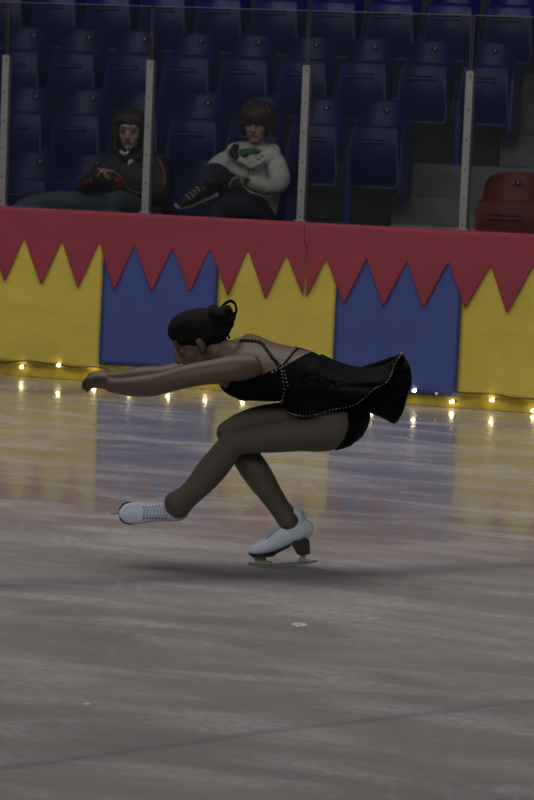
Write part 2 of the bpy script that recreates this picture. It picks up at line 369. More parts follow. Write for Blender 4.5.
banner('paper_banner', p2, 'red zigzag paper banner on the right part of the barrier, beginning at the narrow gap', y=-.0335, ph=5)

# string of lights at the foot of the board
sl = tag(empty('string_lights', (0, -.04, 0)), 'string of small warm bulbs on a dark cord along the foot of the barrier', 'string lights')
bulbs = [(-2.63, .07), (-2.38, .09), (-2.13, .06), (-1.885, .08), (-1.634, .064), (-1.381, .092), (-1.138, .046), (-.90, .058), (-.64, .06), (-.392, .066), (-.146, .06), (.113, .075), (.40, .06), (.68, .07), (.95, .092), (1.187, .040), (1.434, .068), (1.69, .022), (1.93, .06), (2.18, .07), (2.43, .06)]
cp = []
for i, (x, z) in enumerate(bulbs):
    cp.append((x+.02, -.002, .098+.008*math.sin(i*2.1)))
    cp.append((x+.13, 0, .088+.012*math.sin(i*1.7+1)))
bm = bmesh.new(); tube(bm, [Vector((-2.9, 0, .09))]+[Vector(p) for p in cp]+[Vector((2.9, 0, .09))], .0042, n=6, sub=5)
for x, z in bulbs: box(bm, (x+.02, -.004, z+.004), (.022, .014, .016), bev=.003)
link('cord', bm, M['cord'], sl)
for i, (x, z) in enumerate(bulbs):
    bm = bmesh.new(); tube(bm, [Vector((x+.014, -.004, z+.004)), Vector((x+.004, -.006, z)), Vector((x-.006, -.010, z-.003))], [.0075, .009, .006], n=10)
    link('bulb', bm, M['bulb'], sl)
bm = bmesh.new(); blob(bm, (1.09, -.008, .083), .007); link('bulb', bm, M['offbulb'], sl, label='unlit bulb')

# ---------------------------------------------------------------- glass and posts
PX = [-1.839, -.864, .155, 1.182]
names = ['leftmost aluminium post, at the left edge of the photo beside the empty seats', 'aluminium post standing in front of the spectator in the black jacket',
         'aluminium post just right of the spectator in the grey hoodie', 'aluminium post in front of the concrete steps']
def post(x, label):
    t = tag(empty('glass_post', (x, .06, 1.08)), label, 'post', 'aluminium posts holding the rink glass')
    bm = bmesh.new(); box(bm, (0, -.018, .48), (.046, .02, .965), bev=.003); link('post_channel', bm, M['alu'], t, smooth=False)
    bm = bmesh.new(); box(bm, (0, .018, .48), (.046, .02, .965), bev=.003); link('post_channel', bm, M['alu'], t, smooth=False)
    bm = bmesh.new(); box(bm, (.003, -.0073, .475), (.064, .0014, .95)); link('gasket', bm, M['dark'], t, smooth=False)
    for z in (.035, .19, .37, .55, .73, .93):
        bm = bmesh.new(); blob(bm, (.0 if z != .93 else .006, -.029, z), (.0055, .003, .0055), seg=8); link('bolt', bm, M['dark'], t)
    bm = bmesh.new(); box(bm, (0, 0, .006), (.07, .08, .012), bev=.003); link('foot', bm, M['alu'], t, smooth=False)
    return t
PXX = [-2.83]+PX+[2.20]
for x, nm in zip(PX, names): post(x, nm)
gl = ['glass pane over the barrier at far left, before the leftmost seats', 'glass pane in front of the spectator in the black jacket, between first and second post', 'glass pane in front of the spectator in the grey hoodie',
      'glass pane in front of the last blue seats, between third and fourth post', 'glass pane in front of the red seat at the right']
for a, b, nm in zip(PXX[:-1], PXX[1:], gl):
    bm = bmesh.new(); box(bm, ((a+b)/2, .06, (1.094+2.375)/2), (b-a-.012, .012, 2.375-1.094)); o = link('rink_glass', bm, M['glass'], smooth=False)
    tag(o, nm, 'glass pane', 'clear panes above the barrier')
    bm = bmesh.new(); box(bm, ((a+b)/2, .06, 2.377), (b-a-.012, .013, .004)); link('polished_edge', bm, M['edge'], o, smooth=False)
    for q in (a+.007, b-.007):
        bm = bmesh.new(); box(bm, (q, .06, 1.73), (.006, .014, 1.28)); link('edge_seal', bm, M['dark'], o, smooth=False)

# ---------------------------------------------------------------- seats
def make_seat(m, last=False, down=False, width=.405):
    t = empty('stadium_seat', (0, 0, 0))
    hw = width/2
    def shell(bm, fn, nu, nv, th):
        g = [[bm.verts.new(fn(-1+2*i/nu, j/nv)) for j in range(nv+1)] for i in range(nu+1)]
        for i in range(nu):
            for j in range(nv): bm.faces.new((g[i][j], g[i+1][j], g[i+1][j+1], g[i][j+1]))
        bmesh.ops.solidify(bm, geom=bm.faces[:], thickness=th)
    def back(u, v):
        taper = 1-.10*v
        x = u*hw*taper; z = .47+.47*v
        if v > .8:                                    # round the top corners
            k = (v-.8)/.2; x *= 1-.10*k*k; z -= .04*k*abs(u)**4
        y = -.10*abs(u)**2.4 + .12*v - .03
        return Vector((x, y, z))
    bm = bmesh.new(); shell(bm, back, 22, 16, -.022)
    bmesh.ops.recalc_face_normals(bm, faces=bm.faces); link('backrest', bm, m, t)
    def pan(u, v):                                     # folded up
        r = 1-.12*max(0, (v-.7)/.3)**2-.10*max(0, (.25-v)/.25)**2
        return Vector((u*hw*.94*r, -.27-.05*math.sin(math.pi*v)-.03*v+.06*u*u-.02*abs(u)**6, .30+.45*v))
    if not down:
        bm = bmesh.new(); shell(bm, pan, 18, 14, .045); bmesh.ops.recalc_face_normals(bm, faces=bm.faces); s = link('seat', bm, m, t)
        bm = bmesh.new(); box(bm, (0, -.337, .63), (width*.5, .02, .018), bev=.005); link('seat_rib', bm, m, s)
        bm = bmesh.new(); box(bm, (0, -.345, .648), (width*.46, .006, .014)); link('slot', bm, M['black'], s)
    else:
        def pan2(u, v):
            return Vector((u*hw*.98*(1-.1*v*v*v), -.03-.42*v, .47-.03*math.sin(math.pi*v)+.03*u*u+.03*v-.07*max(0, (v-.85)/.15)**2))
        bm = bmesh.new(); shell(bm, pan2, 18, 14, -.03); bmesh.ops.recalc_face_normals(bm, faces=bm.faces); s = link('seat', bm, m, t)
        bm = bmesh.new(); box(bm, (-hw*.86, -.22, .36), (.02, .30, .16), bev=.006); link('side_skirt', bm, m, t)
    # side bracket on the right
    bm = bmesh.new()
    if last:
        pr = [(.06, .70), (-.24, .72), (-.31, .66), (-.32, .26), (-.28, .20), (.0, .22), (.05, .45)]
    else:
        pr = [(.02, .56), (-.10, .58), (-.16, .5), (-.16, .34), (-.05, .32), (.03, .4)]
    vs = [bm.verts.new((hw+.001, y, z)) for y, z in pr]; f = bm.faces.new(vs)
    e = bmesh.ops.extrude_face_region(bm, geom=[f]); bmesh.ops.translate(bm, vec=(.019, 0, 0), verts=[v for v in e['geom'] if isinstance(v, bmesh.types.BMVert)])
    bmesh.ops.recalc_face_normals(bm, faces=bm.faces); bmesh.ops.bevel(bm, geom=bm.edges[:], offset=.005, segments=2, affect='EDGES')
    link('side_panel', bm, m, t, smooth=False)
    bm = bmesh.new(); box(bm, (-hw+.006, -.20, .24), (.05, .07, .48), bev=.008); box(bm, (-hw+.012, -.20, .008), (.065, .13, .016), bev=.004); link('leg', bm, m, t, smooth=False)
    bm = bmesh.new(); blob(bm, (.0, .058, .865), (.024, .008, .022), seg=14); pl = link('number_plate', bm, M['black'], t)
    bm = bmesh.new(); box(bm, (.002, .0485, .867), (.006, .004, .022), rot=Matrix.Rotation(.2, 3, 'Y')); link('numeral', bm, M['plate'], pl, smooth=False)
    return t
SEATS = {(e, d): None for e in (0, 1) for d in (0, 1)}
word = ['front', 'second', 'third', 'fourth']; nth = ['last', 'second', 'third', 'fourth', 'fifth', 'sixth', 'seventh', 'eighth', 'ninth', 'tenth', 'eleventh', 'twelfth', 'thirteenth']
LASTX = [-.71, -.082, .547, 1.02]; CNT = [7, 9, 11, 13]; PIT = [.4475, .459, .4655, .4655]
for r in range(4):
    for i in range(CNT[r]):
        x = LASTX[r]-PIT[r]*i; end = int(i == 0 and r < 3); down = int(r == 0 and i in (0, 2))
        if r == 3: lb = 'blue seat in the topmost row at the upper edge, %s from the right' % (['first']+nth[1:])[i]
        elif down and i == 0: lb = 'blue seat under the spectator in the grey hoodie'
        elif down: lb = 'blue seat under the spectator in the black jacket'
        elif i == 0: lb = 'blue folding seat at the aisle end of the %s row, with tall side panel' % word[r]
        else: lb = 'blue folding seat in the %s row, %s counted leftwards from the aisle end' % (word[r], nth[i])
        if SEATS[end, down] is None: o = SEATS[end, down] = make_seat(M['seatblue'], last=bool(end), down=bool(down))
        else: o = copy_tree(SEATS[end, down])
        o.location = (x, ROW_Y[r], ROW_F[r]); tag(o, lb, 'seat', 'blue folding seats in the stands')
rs = make_seat(M['seatred'], last=True, width=.47); rs.location = (atY(515, 180, 2.2).x, 2.25, .47)
tag(rs, 'red plastic seat across the aisle at the right edge, in front of the steps', 'seat')

#@@FIGURES
# ================================================================ FIGURES
FOOT = atZ(283, 567); DSK = (FOOT-CAM).dot(FH)
def P(px, py, v=0.0, base=None):
    """point seen at a pixel, v metres beyond the skater's plane"""
    d = (DSK if base is None else base)+v; r = ray_dir(px, py); return CAM + r*(d/r.dot(FH))
def frame(fwd, up):
    f = Vector(fwd).normalized(); u = Vector(up); u = (u-f*u.dot(f)).normalized(); s = u.cross(f)       # s = figure's left
    return Matrix((f, s, u)).transposed()      # columns: forward, left, up
def head(bm, c, R, k=1.0, nose=True):
    """skull, jaw, nose, lips, brow, ears around c (between the ears); k scales a head 0.23 m tall"""
    q = lambda x, y, z: c+R@Vector((x*k, y*k, z*k))
    b = lambda x, y, z, r: blob(bm, q(x, y, z), tuple(a*k for a in r), R)
    b(-.012, 0, .035, (.093, .074, .082)); b(.02, 0, .01, (.066, .064, .08)); b(.030, 0, -.045, (.054, .052, .055))
    b(.060, 0, -.083, (.024, .028, .020)); b(.045, .032, -.02, (.032, .026, .030)); b(.045, -.032, -.02, (.032, .026, .030))
    b(.070, .0, .040, (.022, .050, .020)); b(.078, .022, .026, (.012, .020, .007)); b(.078, -.022, .026, (.012, .020, .007))
    loft(bm, [q(.080, 0, .018), q(.094, 0, -.004), q(.106, 0, -.024), q(.088, 0, -.032)], [(.008*k, .008*k), (.010*k, .010*k), (.011*k, .012*k), (.007*k, .010*k)], ref=R.col[1], n=10)
    b(.092, .010, -.028, (.010, .008, .007)); b(.092, -.010, -.028, (.010, .008, .007))
    b(.078, 0, -.050, (.014, .022, .006)); b(.076, 0, -.060, (.014, .019, .007))
    for s in (1, -1):
        b(-.004, s*.074, -.002, (.016, .008, .028)); b(.0, s*.079, .008, (.014, .006, .016)); b(.004, s*.072, -.026, (.008, .006, .010))
def face(parent, c, R, k=1.0, look=0):
    q = lambda x, y, z: c+R@Vector((x*k, y*k, z*k))
    for s in (1, -1):
        bm = bmesh.new(); blob(bm, q(.071, s*.029, .008), (.012*k, .014*k, .0085*k), R, 14); e = link('eye', bm, M['eye'], parent)
        bm = bmesh.new(); blob(bm, q(.0815, s*.029+look, .008), (.003*k, .006*k, .006*k), R, 12); link('iris', bm, M['iris'], e)
        bm = bmesh.new(); tube(bm, [q(.0795, s*.014, .0155), q(.0835, s*.028, .0185), q(.076, s*.043, .014)], .0016*k); link('eyelash', bm, M['hair'], e)
        bm = bmesh.new(); tube(bm, [q(.086, s*.012, .031), q(.087, s*.027, .037), q(.074, s*.045, .032)], [.0026*k, .003*k, .002*k]); link('eyebrow', bm, M['hair'], parent)
    bm = bmesh.new(); blob(bm, q(.0815, 0, -.0505), (.011*k, .021*k, .0048*k), R, 12); blob(bm, q(.079, 0, -.0595), (.012*k, .018*k, .0058*k), R, 12)
    link('lips', union(bm, .0025*k, 2), M['lip'], parent)
def hand(bm, wrist, d, side, curl=.5, k=1.0, thumb=1, spread=.02):
    """palm, four unequal fingers and a thumb; d = direction, side = towards the index finger, fingers bend towards the palm"""
    d = Vector(d).normalized(); side = Vector(side); side = (side-d*side.dot(d)).normalized(); nrm = d.cross(side)*thumb       # palm faces nrm
    kn = wrist+d*.085*k
    loft(bm, [wrist-d*.01*k, wrist+d*.03*k, wrist+d*.06*k, kn], [(.017*k, .025*k), (.016*k, .034*k), (.015*k, .040*k), (.012*k, .039*k)], ref=side, n=14)
    for off, ln in ((.030, .072), (.010, .080), (-.010, .075), (-.029, .060)):
        p = kn+side*off*k-d*.006*k; a = 0; dd = (d+side*off*spread*20).normalized(); pts = [p-dd*.02*k, p]
        for i, f in enumerate((.42, .32, .26)):
            a += curl*(.9 if i == 0 else 1.1); di = dd*math.cos(a)+nrm*math.sin(a); p = p+di*ln*f*k; pts.append(p.copy())
        loft(bm, pts, [.0088*k, .0090*k, .0084*k, .0078*k, .0066*k], ref=side, n=10, sub=3)
    t0 = wrist+d*.018*k+side*.022*k
    t1 = t0+(d*.6+side*.7+nrm*.35)*.036*k; t2 = t1+(d*.85+side*.25+nrm*.5*(.4+curl))*.032*k; t3 = t2+(d*.8-side*.15+nrm*.6*(.3+curl))*.025*k
    loft(bm, [t0, t1, t2, t3], [.014*k, .0118*k, .0100*k, .0080*k], ref=side, n=10, sub=3)

# ---------------------------------------------------------------- the skater
sk = tag(empty('person', FOOT), 'skater in a black beaded dress, crouched on one leg with both arms stretched forward', 'person')
class Root:                                   # children are modelled in world space and then hung on the empty
    pass
def hang(o, root):
    o.parent = root; o.matrix_parent_inverse = root.matrix_world.inverted() if root.type != 'EMPTY' else Matrix.Translation(-Vector(root.location)); return o
def linkw(name, bm, m, root, smooth=True, label=None):
    """link a mesh modelled in world space under root: the thing's empty, or a part that sits in the same space"""
    o = link(name, bm, m, None, smooth, label)
    for v in o.data.vertices: v.co -= root_origin
    o.parent = root; return o
root_origin = FOOT.copy()
_link = link
def link(name, bm, m, parent=None, smooth=True, label=None):
    o = _link(name, bm, m, parent, smooth, label)
    if parent is not None and FIG: o.data.transform(Matrix.Translation(-root_origin))
    return o
FIG = True
TW = math.radians(33)
AX = (FH*math.cos(TW)+UP*math.sin(TW))        # axis from her near shoulder to the far one
spine = [((344, 415), .100, .150), ((326, 396), .100, .148), ((306, 381), .098, .130), ((288, 374), .092, .126), ((268, 371), .094, .138), ((250, 367), .098, .158), ((236, 362), .086, .160), ((226, 357), .060, .10), ((216, 350), .046, .052), ((207, 346), .044, .048)]
bm = bmesh.new()
loft(bm, [P(*a, .0) for a, _, _ in spine], [(r1, r2) for _, r1, r2 in spine], ref=AX, n=28, sub=4)
# shoulder blades, chest
blob(bm, P(250, 357, .05), (.06, .055, .03), frame(RT, AX.cross(RT))); blob(bm, P(244, 368, -.09), (.06, .05, .035), frame(RT, AX.cross(RT)))
blob(bm, P(245, 385, -.05), .058); blob(bm, P(243, 380, .06), .06)
# near arm (lower) and far arm
loft(bm, [P(249, 368, -.12), P(236, 369, -.15), P(212, 372, -.16), (P(188, 376, -.155)), P(166, 382, -.14), P(150, 385.5, -.115), P(132, 386.5, -.085), P(118, 386, -.05), P(110, 385, -.035)],
     [.058, .055, .047, .044, .042, .043, .038, .031, .027], ref=UP, n=18)
loft(bm, [P(240, 352, .12), P(224, 357, .15), P(205, 364, .15), P(184, 371, .14), P(163, 376, .12), P(148, 376.5, .10), P(130, 377.5, .07), P(118, 378, .03), P(110, 379, .015)],
     [.056, .050, .044, .042, .040, .041, .036, .030, .026], ref=UP, n=18)
hand(bm, P(112, 384.5, -.035), (P(87, 380, .0)-P(112, 384.5, -.035)), UP*.75-FH*.65, .55, .86, thumb=-1)
hand(bm, P(112, 378, .015), (P(87, 377.5, .02)-P(112, 378, .015)), UP*.6+FH*.75, .55, .86, thumb=1)
# neck and head
HR = frame(-RT*.86-UP*.50-FH*.10, UP*.86-RT*.50)
HC = P(199, 343, .0)
loft(bm, [P(232, 358, 0), P(221, 352, 0), P(210, 348, 0), P(202, 345, 0)], [.066, .054, .049, .05], ref=AX, n=16)
head(bm, HC, HR, 1.0)
body_bm = union(bm, .0045, 5, .5)
BVH = BVHTree.FromBMesh(body_bm)
def cast(px, py, bvh=None, off=.003):
    h = (bvh or BVH).ray_cast(CAM, ray_dir(px, py).normalized())
    return h[0]+h[1]*off if h[0] else P(px, py)
def interp(poly, x):
    if x <= poly[0][0]: return poly[0][1]
    for (a, ya), (b, yb) in zip(poly[:-1], poly[1:]):
        if x <= b: return ya+(yb-ya)*(x-a)/(b-a)
    return poly[-1][1]
NB = AX.cross(-RT).normalized(); NB = NB if NB.z > 0 else -NB       # out of her back
neck_line = [(216, 371), (219, 378), (228, 381.5), (240, 381), (252, 378), (266, 373), (281, 367), (296, 360), (312, 351), (322, 338)]
def in_bodice(p, n):
    px, py = proj(p)
    if px < 215: return False
    if (p-FOOT).dot(FH) < .0 or n.dot(p-CAM) < 0: return py > interp(neck_line, px) and ((p-P(206, 372, -.15)).length > .10)
    if px > 300: return True
    return n.dot(NB) < .15+.6*max(0, (px-262)/40) and px > 219 and (p-P(222, 357, .15)).length > .075
dress_bm = patch(body_bm, in_bodice, .0035, .003)
body = link('body', body_bm, M['skin'], sk)
face(sk, HC, HR)
bodice = link('dress_bodice', dress_bm, M['velvet'], sk)
# tights: pelvis and both legs in one surface
bm = bmesh.new()
loft(bm, [P(350, 417, 0), P(338, 413, 0), P(322, 402, 0), P(306, 388, 0)], [(.090, .145), (.112, .160), (.108, .150), (.094, .130)], ref=FH*.9+UP*.3, n=26)
loft(bm, [P(341, 424, -.085), P(322, 431, -.09), P(300, 433.5, -.095), P(278, 436, -.095), P(258, 438, -.09), P(242, 440, -.085), P(234, 443, -.082)], [(.088, .085), (.080, .080), (.068, .072), (.063, .064), (.058, .058), (.054, .053), (.050, .050)], ref=FH, n=20)
loft(bm, [P(236, 440, -.083), P(228, 449, -.08), P(219, 461, -.082), P(209, 473, -.09), P(199, 485, -.11), P(189, 495, -.13), P(183, 500, -.145), P(177, 505, -.16)], [.050, .052, .055, .056, .049, .045, .049, .055], ref=FH, n=20)
loft(bm, [P(341, 418, .085), P(318, 418, .08), P(292, 418, .07), P(266, 420, .06), P(246, 425, .055), P(233, 431, .05), P(227, 434, .05)], [(.088, .085), (.076, .080), (.066, .070), (.060, .062), (.056, .056), (.052, .052), (.048, .048)], ref=FH, n=20)
loft(bm, [P(228, 432, .05), P(239, 447, .045), P(250, 463, .04), P(260, 478, .035), P(270, 493, .03), P(280, 508, .025), P(286, 516, .022), P(289.5, 521, .02)], [.049, .050, .055, .054, .046, .041, .044, .048], ref=FH, n=20)
tights_bm = union(bm, .0045, 5)
edge = [(398, 340), (406, 345), (415, 347.5), (425, 348.5), (434, 346), (442, 342), (449, 336), (456, 326)]
def in_briefs(p, n):
    px, py = proj(p); e = interp(edge, py)
    return px > e or (py < 412 and px > 296)
briefs_bm = patch(tights_bm, in_briefs, .005, .003)
tights = link('tights', tights_bm, M['tights'], sk)
link('briefs', briefs_bm, M['velvet'], sk)
# skirt: waist ring -> flying hem
waist = [(322, 354, .02), (308, 366, -.14), (300, 384, -.155), (293, 398, -.13), (286, 407, -.06), (288, 404, .04), (296, 396, .12), (304, 376, .13)]
hem = [(400, 353, .02), (392, 373, -.11), (374, 391, -.17), (338, 410, -.185), (296, 415, -.15), (292, 411, .14), (352, 406, .17), (378, 407, .17)]
hem2 = [(399, 353.5, .05), (405, 358, .10), (411, 371, .15), (411, 388, .18), (404, 408, .18), (397, 423, .17), (386, 413, .14), (374, 403, .08)]
def closed(pts, n):
    m = len(pts); out = []
    for i in range(n):
        t = i*m/n; k = int(t); f = t-k; q = [Vector(pts[(k+j-1) % m]) for j in range(4)]
        out.append(.5*((2*q[1])+(-q[0]+q[2])*f+(2*q[0]-5*q[1]+4*q[2]-q[3])*f*f+(-q[0]+3*q[1]-3*q[2]+q[3])*f**3))
    return out
def skirt(wp, hp, n=96, rows=14, amp=3.0, waves=9, mid=None):
    W, H = closed(wp, n), closed(hp, n); K = closed(mid, n) if mid else [a.lerp(b, .5) for a, b in zip(W, H)]; bm = bmesh.new(); g = []
    for j in range(rows+1):
        v = j/rows; row = []
        for i in range(n):
            q = W[i]*((1-v)*(1-2*v))+K[i]*(4*v*(1-v))+H[i]*(v*(2*v-1)); a = 2*math.pi*i/n*waves
            q = q+Vector((amp*.4*math.sin(a+1), amp*math.sin(a), .012*math.cos(a*1.3)))*v*v
            row.append(bm.verts.new(P(q.x, q.y, q.z)))
        g.append(row)
    for j in range(rows):
        for i in range(n): bm.faces.new((g[j][i], g[j][(i+1) % n], g[j+1][(i+1) % n], g[j+1][i]))
    rim = [v.co.copy() for v in g[-1]]
    bmesh.ops.recalc_face_normals(bm, faces=bm.faces); bmesh.ops.solidify(bm, geom=bm.faces[:], thickness=.003); return bm, rim
def beads(bm, pts, r=.0035, gap=.010):
    acc = 0; last = pts[0]
    for p in pts:
        if (p-last).length >= gap or p is pts[0]:
            q = bmesh.ops.create_icosphere(bm, subdivisions=1, radius=r*rnd.uniform(.7, 1.15)); bmesh.ops.translate(bm, vec=p, verts=q['verts']); last = p
midr = [(366, 367, .02), (354, 377, -.13), (338, 389, -.178), (316, 402, -.165), (291, 411, -.11), (290, 408, .09), (322, 402, .16), (350, 388, .15)]
b1, rim1 = skirt(waist, hem, amp=1.6, waves=7, mid=midr)
s1 = link('skirt', b1, M['velvet'], sk)
w2 = [(345, 372, .02), (350, 378, .0), (352, 388, -.02), (350, 398, -.02), (346, 404, 0), (342, 403, .06), (342, 390, .10), (344, 378, .08)]
h2 = [(401, 354, .03), (406, 359, -.01), (412, 372, -.03), (411, 386, -.03), (405, 405, .0), (397, 423, .04), (389, 416, .10), (402, 384, .16)]
b2, rim2 = skirt(w2, h2, amp=.9, waves=6)
s2 = link('underskirt', b2, M['velvet'], sk)
def dense(pts, step=.004, close=True):
    out = []
    for a, b in zip(pts, pts[1:]+(pts[:1] if close else [])):
        n = max(1, int((b-a).length/step))
        for i in range(n): out.append(a.lerp(b, i/n))
    return out
bm = bmesh.new(); beads(bm, dense(rim1)); link('beaded_trim', bm, M['bead'], s1)
bm = bmesh.new(); beads(bm, dense(rim2)); link('beaded_trim', bm, M['bead'], s2)
# straps across the back, beaded edges of the bodice
def strap(pix, r=.0065):
    k = crom([(a, b, 0) for a, b in pix], 6); pts = [cast(a, b, off=.003) for a, b, _ in k]
    bm = bmesh.new(); loft(bm, pts, [(r*.45, r)]*len(pts), ref=(P(281, 368)-P(250, 345)).cross(FH), n=8, sub=1)
    o = link('strap', bm, M['velvet'], sk); bm = bmesh.new(); beads(bm, dense([p-ray_dir(270, 360).normalized()*.003 for p in pts], close=False), .003, .011); link('bead_row', bm, M['bead'], o)
strap([(240, 341.5), (250, 341.5), (260, 343.5), (266, 350), (273, 359), (281, 368)])
strap([(281, 368), (288, 359), (294, 352), (297.5, 349.5)])
bm = bmesh.new()
tr = [cast(a, b, off=.009) for a, b, _ in crom([(272, 373, 0), (281, 368.5, 0), (293, 362.5, 0), (304, 356.5, 0), (313, 352, 0)], 6)]; beads(bm, dense(tr, close=False), .0045, .013)
tr = [cast(a, b, off=.009) for a, b, _ in crom([(281, 369, 0), (283, 380, 0), (284, 390, 0), (282, 399, 0)], 6)]; beads(bm, dense(tr, close=False), .0038, .011)
tr = [cast(a, b, off=.009) for a, b, _ in crom([(284, 372, 0), (286, 380, 0), (288, 386, 0)], 6)]; beads(bm, dense(tr, close=False), .0038, .011)
link('beaded_trim', bm, M['bead'], bodice)
# hair: cap pulled back into a curly bun
q = lambda x, y, z: HC+HR@Vector((x, y, z))
bm = bmesh.new()
blob(bm, q(-.018, 0, .044), (.097, .083, .084), HR, 28); blob(bm, q(.012, 0, .075), (.078, .074, .060), HR, 24); blob(bm, q(.030, 0, .070), (.056, .068, .052), HR, 24); blob(bm, q(-.062, 0, .010), (.056, .066, .062), HR, 24)
for s in (1, -1):
    blob(bm, q(.030, s*.050, .045), (.046, .026, .030), HR, 16); blob(bm, q(-.03, s*.058, .015), (.045, .025, .036), HR, 16)
BC = P(219, 319, .0)
blob(bm, BC, (.046, .044, .046), HR, 24); blob(bm, P(214, 316, -.02), .034); blob(bm, P(225, 312, -.01), .028); blob(bm, P(222, 328, 0), .036); blob(bm, P(212, 330, 0), .04)
for i in range(16):
    a = i*2.4; c = BC+Vector(noise.random_unit_vector())*.034
    pts = [c+(RT*math.cos(a+t)+UP*math.sin(a+t)+FH*.3*math.sin(t*1.3+i))*(.018+.003*t) for t in (0, .9, 1.8, 2.7, 3.6, 4.5)]
    loft(bm, pts, [.008, .009, .009, .008, .007, .005], ref=FH, n=7, sub=3)
hairo = link('hair', union(bm, .0035, 2), M['hair'], sk)
bm = bmesh.new()
for pts in ([(222, 306), (228, 301.5), (234, 303), (236.5, 309), (235, 315), (230, 319)], [(226, 322), (229, 329), (228, 335), (229.5, 338)], [(227, 303), (231, 300.5), (235.5, 304.5), (236, 311)], [(230, 318), (233, 323), (231, 328)]):
    tube(bm, [P(a, b, -.01+.004*i) for i, (a, b) in enumerate(pts)], [.005, .0055, .005, .005, .004, .003][:len(pts)], n=7)
link('curl', union(bm, .0025, 1), M['hair'], hairo)
bm = bmesh.new(); blob(bm, q(.004, .083, -.028), .003, HR, 10); link('earring', bm, M['bead'], sk)

# ice skates
def skate(org, xd, zd, label, laces=True):
    """xd towards the toe, zd up out of the boot; origin on the blade under the middle of the foot"""
    x = Vector(xd).normalized(); z = Vector(zd); z = (z-x*z.dot(x)).normalized(); y = z.cross(x); T = Matrix((x, y, z)).transposed()
    g = lambda a, b, c: org+T@Vector((a, b, c))
    bm = bmesh.new()
    # foot: rows of (x, bottom, top, half width)
    F = [(.126, .058, .080, .020), (.112, .052, .092, .034), (.088, .051, .102, .041), (.060, .054, .116, .043), (.030, .060, .136, .039), (.002, .070, .160, .036), (-.026, .082, .180, .036), (-.056, .092, .192, .036), (-.084, .096, .184, .033), (-.102, .098, .168, .024)]
    loft(bm, [g(a, 0, (b+c)/2) for a, b, c, w_ in F], [((c-b)/2, w_) for a, b, c, w_ in F], ref=y, n=22, sub=3)
    loft(bm, [g(-.045, 0, .14), g(-.050, 0, .170), g(-.052, 0, .198)], [(.050, .038), (.046, .037), (.040, .036)], ref=y, n=20)
    boot = link('ice_skate', union(bm, .0035, 3), M['boot'], sk, label=label)
    def slab(name, prof, hw, m, parent, bev=.002):
        b = bmesh.new(); vs = [b.verts.new(g(a, -hw, c)) for a, c in prof]; f = b.faces.new(vs); e = bmesh.ops.extrude_face_region(b, geom=[f])
        bmesh.ops.translate(b, vec=y*hw*2, verts=[v for v in e['geom'] if isinstance(v, bmesh.types.BMVert)]); bmesh.ops.recalc_face_normals(b, faces=b.faces)
        if bev: bmesh.ops.bevel(b, geom=b.edges[:], offset=bev, segments=1, affect='EDGES')
        return link(name, b, m, parent, smooth=False)
    # outline sole
    b = bmesh.new(); out = [(.131, 0), (.124, .022), (.105, .038), (.08, .044), (.055, .043), (.025, .036), (.0, .033), (-.03, .034), (-.03, -.034), (.0, -.033), (.025, -.036), (.055, -.043), (.08, -.044), (.105, -.038), (.124, -.022)]
    zb = lambda a: .047+max(0, .05-a)*.42+max(0, a-.10)*.25
    lo = [b.verts.new(g(a, c, zb(a))) for a, c in out]; hi = [b.verts.new(g(a, c, zb(a)+.009)) for a, c in out]
    b.faces.new(lo); b.faces.new(hi)
    for i in range(len(out)): b.faces.new((lo[i], lo[(i+1) % len(out)], hi[(i+1) % len(out)], hi[i]))
    bmesh.ops.recalc_face_normals(b, faces=b.faces); bmesh.ops.triangulate(b, faces=[f for f in b.faces if len(f.verts) > 4]); link('sole', b, M['sole'], boot, smooth=False)
    slab('heel', [(-.104, .103), (-.105, .046), (-.055, .046), (-.046, .070), (-.03, .09), (-.045, .103)], .032, M['heel'], boot, .004)
    slab('blade', [(.130, .026), (.134, .018), (.128, .010), (.118, .007), (.10, .0035), (.03, 0), (-.05, .001), (-.12, .007), (-.135, .012), (-.133, .017), (-.10, .016), (.08, .014), (.105, .018)], .0022, M['steel'], boot, 0)
    slab('toe_pick', [(.131, .024), (.138, .017), (.132, .014), (.134, .008), (.126, .008), (.124, .014)], .003, M['steel'], boot, 0)
    slab('stanchion', [(.112, .048), (.105, .016), (.085, .014), (.045, .014), (.040, .022), (.062, .026), (.068, .048)], .006, M['brass'], boot, .002)
    slab('stanchion', [(-.062, .047), (-.070, .030), (-.055, .014), (-.100, .014), (-.086, .030), (-.094, .047)], .008, M['brass'], boot, .002)
    slab('sole_plate', [(.118, .048), (.118, .044), (.03, .046), (.03, .050)], .026, M['brass'], boot, 0)
    # tongue, laces, eyelets
    top = lambda a: interp([(-c[0], c[2]) for c in F], -a)
    bv = BVHTree.FromPolygons([v.co+root_origin for v in boot.data.vertices], [p.vertices for p in boot.data.polygons])
    def on(a, s, h):      # drop onto the boot surface from above/front
        d = (g(a, s, .12)-g(a+.10, s*1.6, .30)).normalized(); r = bv.ray_cast(g(a, s, .12)-d*.25, d); return (r[0]+r[1]*h) if r[0] else g(a, s, top(a))
    n = 8
    for i in range(n):
        a = .062-.014*i
        for s in (1, -1):
            b = bmesh.new(); tube(b, [on(a, -s*.016, .003), on(a-.004, 0, .0045), on(a-.008, s*.016, .003)], .0026, n=6, sub=4); link('lace', b, M['lace'], boot)
            b = bmesh.new(); blob(b, on(a-.002, s*.021, .001), .0032, T, 8); link('eyelet', b, M['eyelet'], boot)
    return boot
tilt = math.radians(5.0)
skate(P(283, 566.6, .02), -RT*math.cos(tilt)-UP*math.sin(tilt)-FH*.10, UP*math.cos(tilt)-RT*math.sin(tilt)+0*FH, 'skate she stands on')
A0 = P(175, 506, -.105); zd = (-FH*.80+UP*.16+RT*.55).normalized(); xd = (-RT*.93-UP*.02-FH*.34); xd = (xd-zd*xd.dot(zd)).normalized()
skate(A0+xd*.060-zd*.195-UP*.020+RT*.022, xd, zd, 'skate held out in front')

